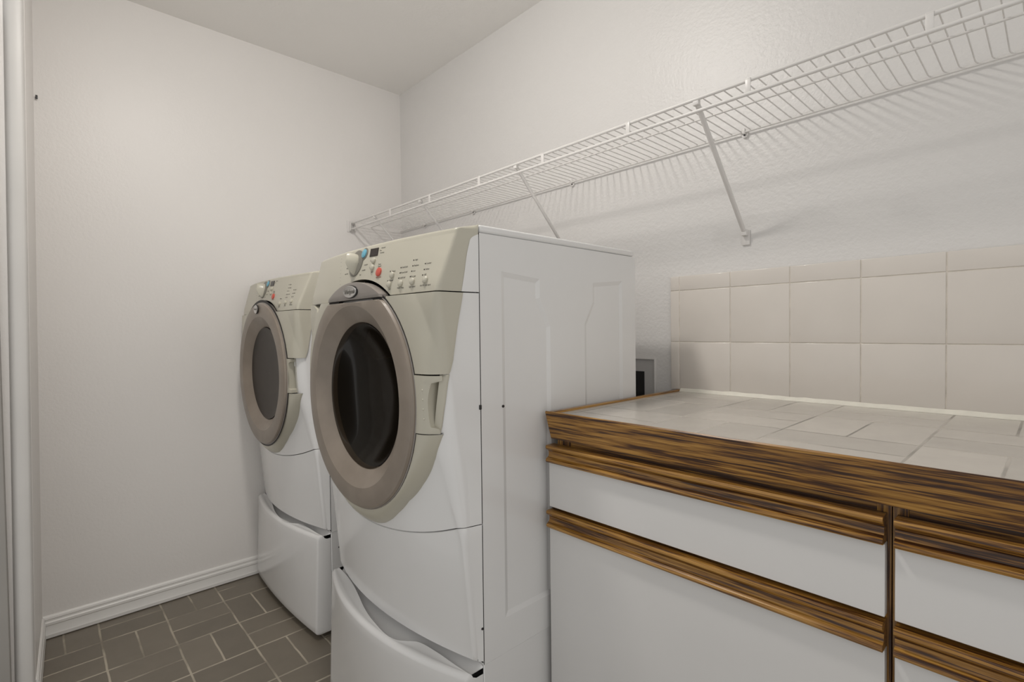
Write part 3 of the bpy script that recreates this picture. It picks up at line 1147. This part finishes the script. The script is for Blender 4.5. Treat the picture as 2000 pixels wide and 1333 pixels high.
# mitred left end slopes like the front
for v in bm.verts:
    if v.co.x < XC + .001:
        v.co.x += (.917 - v.co.z) * .10
obj('edge_board', bm, MOAK, ct, smooth=30)
bm = bmesh.new()
extrude(bm, [(XC, .9165), (XC + .012, .9165), (XC + .013, .912), (XC + .013, .858), (XC + .006, .852)], 'y', YC + .0165, -.002)
obj('edge_board', bm, MOAKY, ct, smooth=30)

cb = thing('base_cabinet', 'base cabinet with white drawers and doors under oak finger pulls', 'cabinet', (0, 0, 0))
FY = -.600
CXL = 1.702
bm = bmesh.new()
box(bm, (CXL, FY + .02, .10), (CXL + .016, -.003, .850))
box(bm, (XR - .03, FY + .02, .10), (XR - .014, -.003, .850))
box(bm, (CXL, FY + .02, .10), (XR - .014, -.003, .116))
box(bm, (CXL + .0, FY + .06, .0), (XR - .014, FY + .076, .10))
box(bm, (CXL, -.02, .10), (XR - .014, -.006, .85))
obj('carcass', bm, MCARC, cb, smooth=0)
for xa, xb in ((CXL, CXL + .04), (2.340, 2.3578), (2.3595, 2.378), (XR - .05, XR - .014)):
    bm = bmesh.new(); box(bm, (xa, FY, .10), (xb, FY + .02, .8515))
    obj('frame_stile', bm, MOAKZ, cb, smooth=0)
for xa, xb in ((CXL + .041, 2.3398), (2.3785, XR - .051)):
    for za, zb in ((.80, .8515), (.655, .70), (.10, .14)):
        bm = bmesh.new(); box(bm, (xa, FY + .0005, za), (xb, FY + .019, zb))
        obj('frame_rail', bm, MOAK, cb, smooth=0)

def pull_profile(zt):
    y = FY - .018
    return [(FY - .0006, zt), (y - .010, zt), (y - .012, zt - .003), (y - .012, zt - .007), (y - .009, zt - .0105), (y - .0035, zt - .0125), (y - .001, zt - .017),
            (y - .001, zt - .024), (y - .0035, zt - .0285), (y - .008, zt - .0305), (y - .0115, zt - .033), (y - .0125, zt - .037), (y - .010, zt - .041), (FY - .0006, zt - .042)]

def front(kind, x0, x1, zt, zb):
    bm = bmesh.new()
    box(bm, (x0, FY - .018, zb), (x1, FY - .0006, zt - .0425), .0008, 1)
    o = obj(kind, bm, MLAM, cb, smooth=0)
    bm = bmesh.new()
    extrude(bm, pull_profile(zt), 'x', x0 + .0005, x1 - .0005)
    obj('finger_pull', bm, MOAK, o, smooth=28)
for x0, x1 in ((1.6895, 2.3530), (2.3650, XR - .02)):
    front('drawer', x0, x1, .8375, .6875)
    front('door', x0, x1, .6805, .115)

# ------------------------------------------------------------------ backsplash
S = .1634
X0, ZR = 1.6975, 1.0696
bsp = thing('backsplash', 'glossy white square tile backsplash on the wall behind the counter', 'backsplash', (0, 0, 0))
bm = bmesh.new()
box(bm, (X0 - .030 + .001, -.0088, .917), (XR, -.0002, ZR + S + .0445))
obj('grout_bed', bm, MGROUT, bsp, smooth=0)
bm = bmesh.new()
g = .0009
xs = [X0 - .031] + [X0 + k * S for k in range(9)]
xs[-1] = XR
rowsz = [(.916, ZR), (ZR, ZR + S), (ZR + S, ZR + S + .0466)]
for i in range(len(xs) - 1):
    for za, zb in rowsz:
        box(bm, (xs[i] + g, -.0105, za + g), (xs[i + 1] - g, -.003, zb - g), .0016, 3)
obj('tiles', bm, MTILE, bsp, smooth=40)
bm = bmesh.new()
random.seed(4)
rows = []
n = 60
for k in range(n + 1):
    x = X0 + .004 + (XR - X0 - .006) * k / n
    a = random.uniform(-.0012, .0012); b = random.uniform(-.001, .0012)
    rows.append([(x, -.0107, .9225 + b), (x, -.0135 + a * .3, .9200 + b), (x, -.0165 + a, .9155), (x, -.0195 + a, .9122), (x, -.0107, .9122)])
vv = grid(bm, rows, close=True); bm.faces.new(vv[0]); bm.faces.new(vv[-1][::-1])
obj('caulk_bead', bm, MCAULK, bsp, smooth=60)

# ------------------------------------------------------------------ washer outlet box
ob = thing('outlet_box', 'grey wall box with dark opening, between the washer back and the counter', 'utility box', (1.52, 0, .90))
bm = bmesh.new()
for lo, hi in (((-.10, -.006, -.115), (-.048, -.0003, .110)), ((.046, -.006, -.115), (.086, -.0003, .110)), ((-.048, -.006, .068), (.046, -.0003, .110)), ((-.048, -.006, -.115), (.046, -.0003, -.085))):
    box(bm, lo, hi)
obj('cover_plate', bm, MBOX, ob, smooth=0)
bm = bmesh.new()
box(bm, (.0862, -.012, -.115), (.0885, -.0003, .1125)); box(bm, (-.10, -.012, .1102), (.0862, -.0003, .1125))
obj('plate_rim', bm, MWIRE, ob, smooth=0)
bm = bmesh.new(); box(bm, (-.0475, -.003, -.0845), (.0455, -.0004, .0675))
obj('recess_shade', bm, MBLACK, ob, smooth=0)  # flat black sheet, painting the shade inside the opening
bm = bmesh.new(); tube(bm, [(.022, -.003, -.03), (.022, -.03, -.03)], .008, 12); tube(bm, [(.022, -.03, -.03), (.022, -.032, -.05)], .009, 12)
obj('valve', bm, MSCREW, ob)

# ------------------------------------------------------------------ wire shelf
ZS = 1.682
sh = thing('wire_shelf', 'long white wire shelf braced on the wall above the machines and counter', 'shelf', (0, 0, 0))
XE = 3.12
YFR = -.302
def rail(name, y, z, r):
    bm = bmesh.new(); tube(bm, [(.006, y, z), (XE, y, z)], r, 10); return obj(name, bm, MWIRE, sh)
rail('front_rail', YFR, ZS, .0044)
rail('lip_rail', YFR - .004, ZS - .032, .0044)
rail('middle_rail', -.19, ZS - .0055, .0026)
rail('back_rail', -.0105, ZS - .006, .0028)
bm = bmesh.new()
x = .03
while x < XE - .01:
    tube(bm, [(x, YFR, ZS + .001), (x, -.024, ZS - .0005), (x + .001, -.0155, ZS - .0015), (x + .004, -.0115, ZS - .003)], .00155, 6)
    x += .0266
obj('wire_deck', bm, MWIRE, sh)
for k in range(-5, 4):
    x = 2.034 + k * .325
    if x < .03 or x > XE: continue
    bm = bmesh.new()
    box(bm, (x - .0062, YFR - .0060, ZS - .034), (x + .0062, YFR - .0030, ZS + .0015), .001)
    box(bm, (x - .0062, YFR - .0060, ZS + .0005), (x + .0062, YFR + .004, ZS + .0035), .001)
    obj('lip_tie', bm, MWIRE, sh)
for x in (.245, .652, 1.250, 1.905, 2.56):
    bm = bmesh.new()
    a = Vector((x, YFR + .006, ZS - .006)); b = Vector((x, -.016, 1.388))
    d = (b - a).normalized()
    xx = Vector((1, 0, 0)); nn = d.cross(xx)
    # flattened steel tube
    rws = [[p + .0068 * math.cos(t) * xx + .0048 * math.sin(t) * nn for t in [2 * math.pi * k / 16 for k in range(16)]] for p in (a - d * .004, a + (b - a) * .5, b)]
    g = grid(bm, rws, close=True); bm.faces.new(g[0]); bm.faces.new(g[-1][::-1])
    box(bm, (x - .008, YFR - .002, ZS - .014), (x + .008, YFR + .010, ZS + .0), .002)
    br = obj('brace', bm, MWIRE, sh, smooth=30)
    bm = bmesh.new()
    box(bm, (x - .011, -.006, 1.352), (x + .011, -.0003, 1.396), .002)
    box(bm, (x - .008, -.022, 1.378), (x + .008, -.005, 1.396), .002)
    fp = obj('brace_foot', bm, MWIRE, br)
for x in (.245, .652, 1.255, 1.903, 2.55):
    bm = bmesh.new()
    tube(bm, [(x, -.0003, ZS - .012), (x, -.007, ZS - .012)], .009, 16)
    box(bm, (x - .004, -.016, ZS - .012), (x + .004, -.004, ZS + .004), .0015)
    cl = obj('wall_clip', bm, MWIRE, sh)
    bm = bmesh.new(); tube(bm, [(x, -.007, ZS - .013), (x, -.0085, ZS - .013)], .0028, 10)
    obj('screw', bm, MSCREW, cl)
bm = bmesh.new()
box(bm, (.0003, YFR - .024, ZS - .046), (.004, YFR + .022, ZS + .012), .0012)
box(bm, (.003, YFR - .012, ZS - .042), (.022, YFR - .0095, ZS + .008), .001)
box(bm, (.003, YFR + .010, ZS - .042), (.022, YFR + .0125, ZS + .008), .001)
box(bm, (.003, YFR - .012, ZS - .042), (.022, YFR + .012, ZS - .0395), .001)
obj('end_bracket', bm, MWIRE, sh)
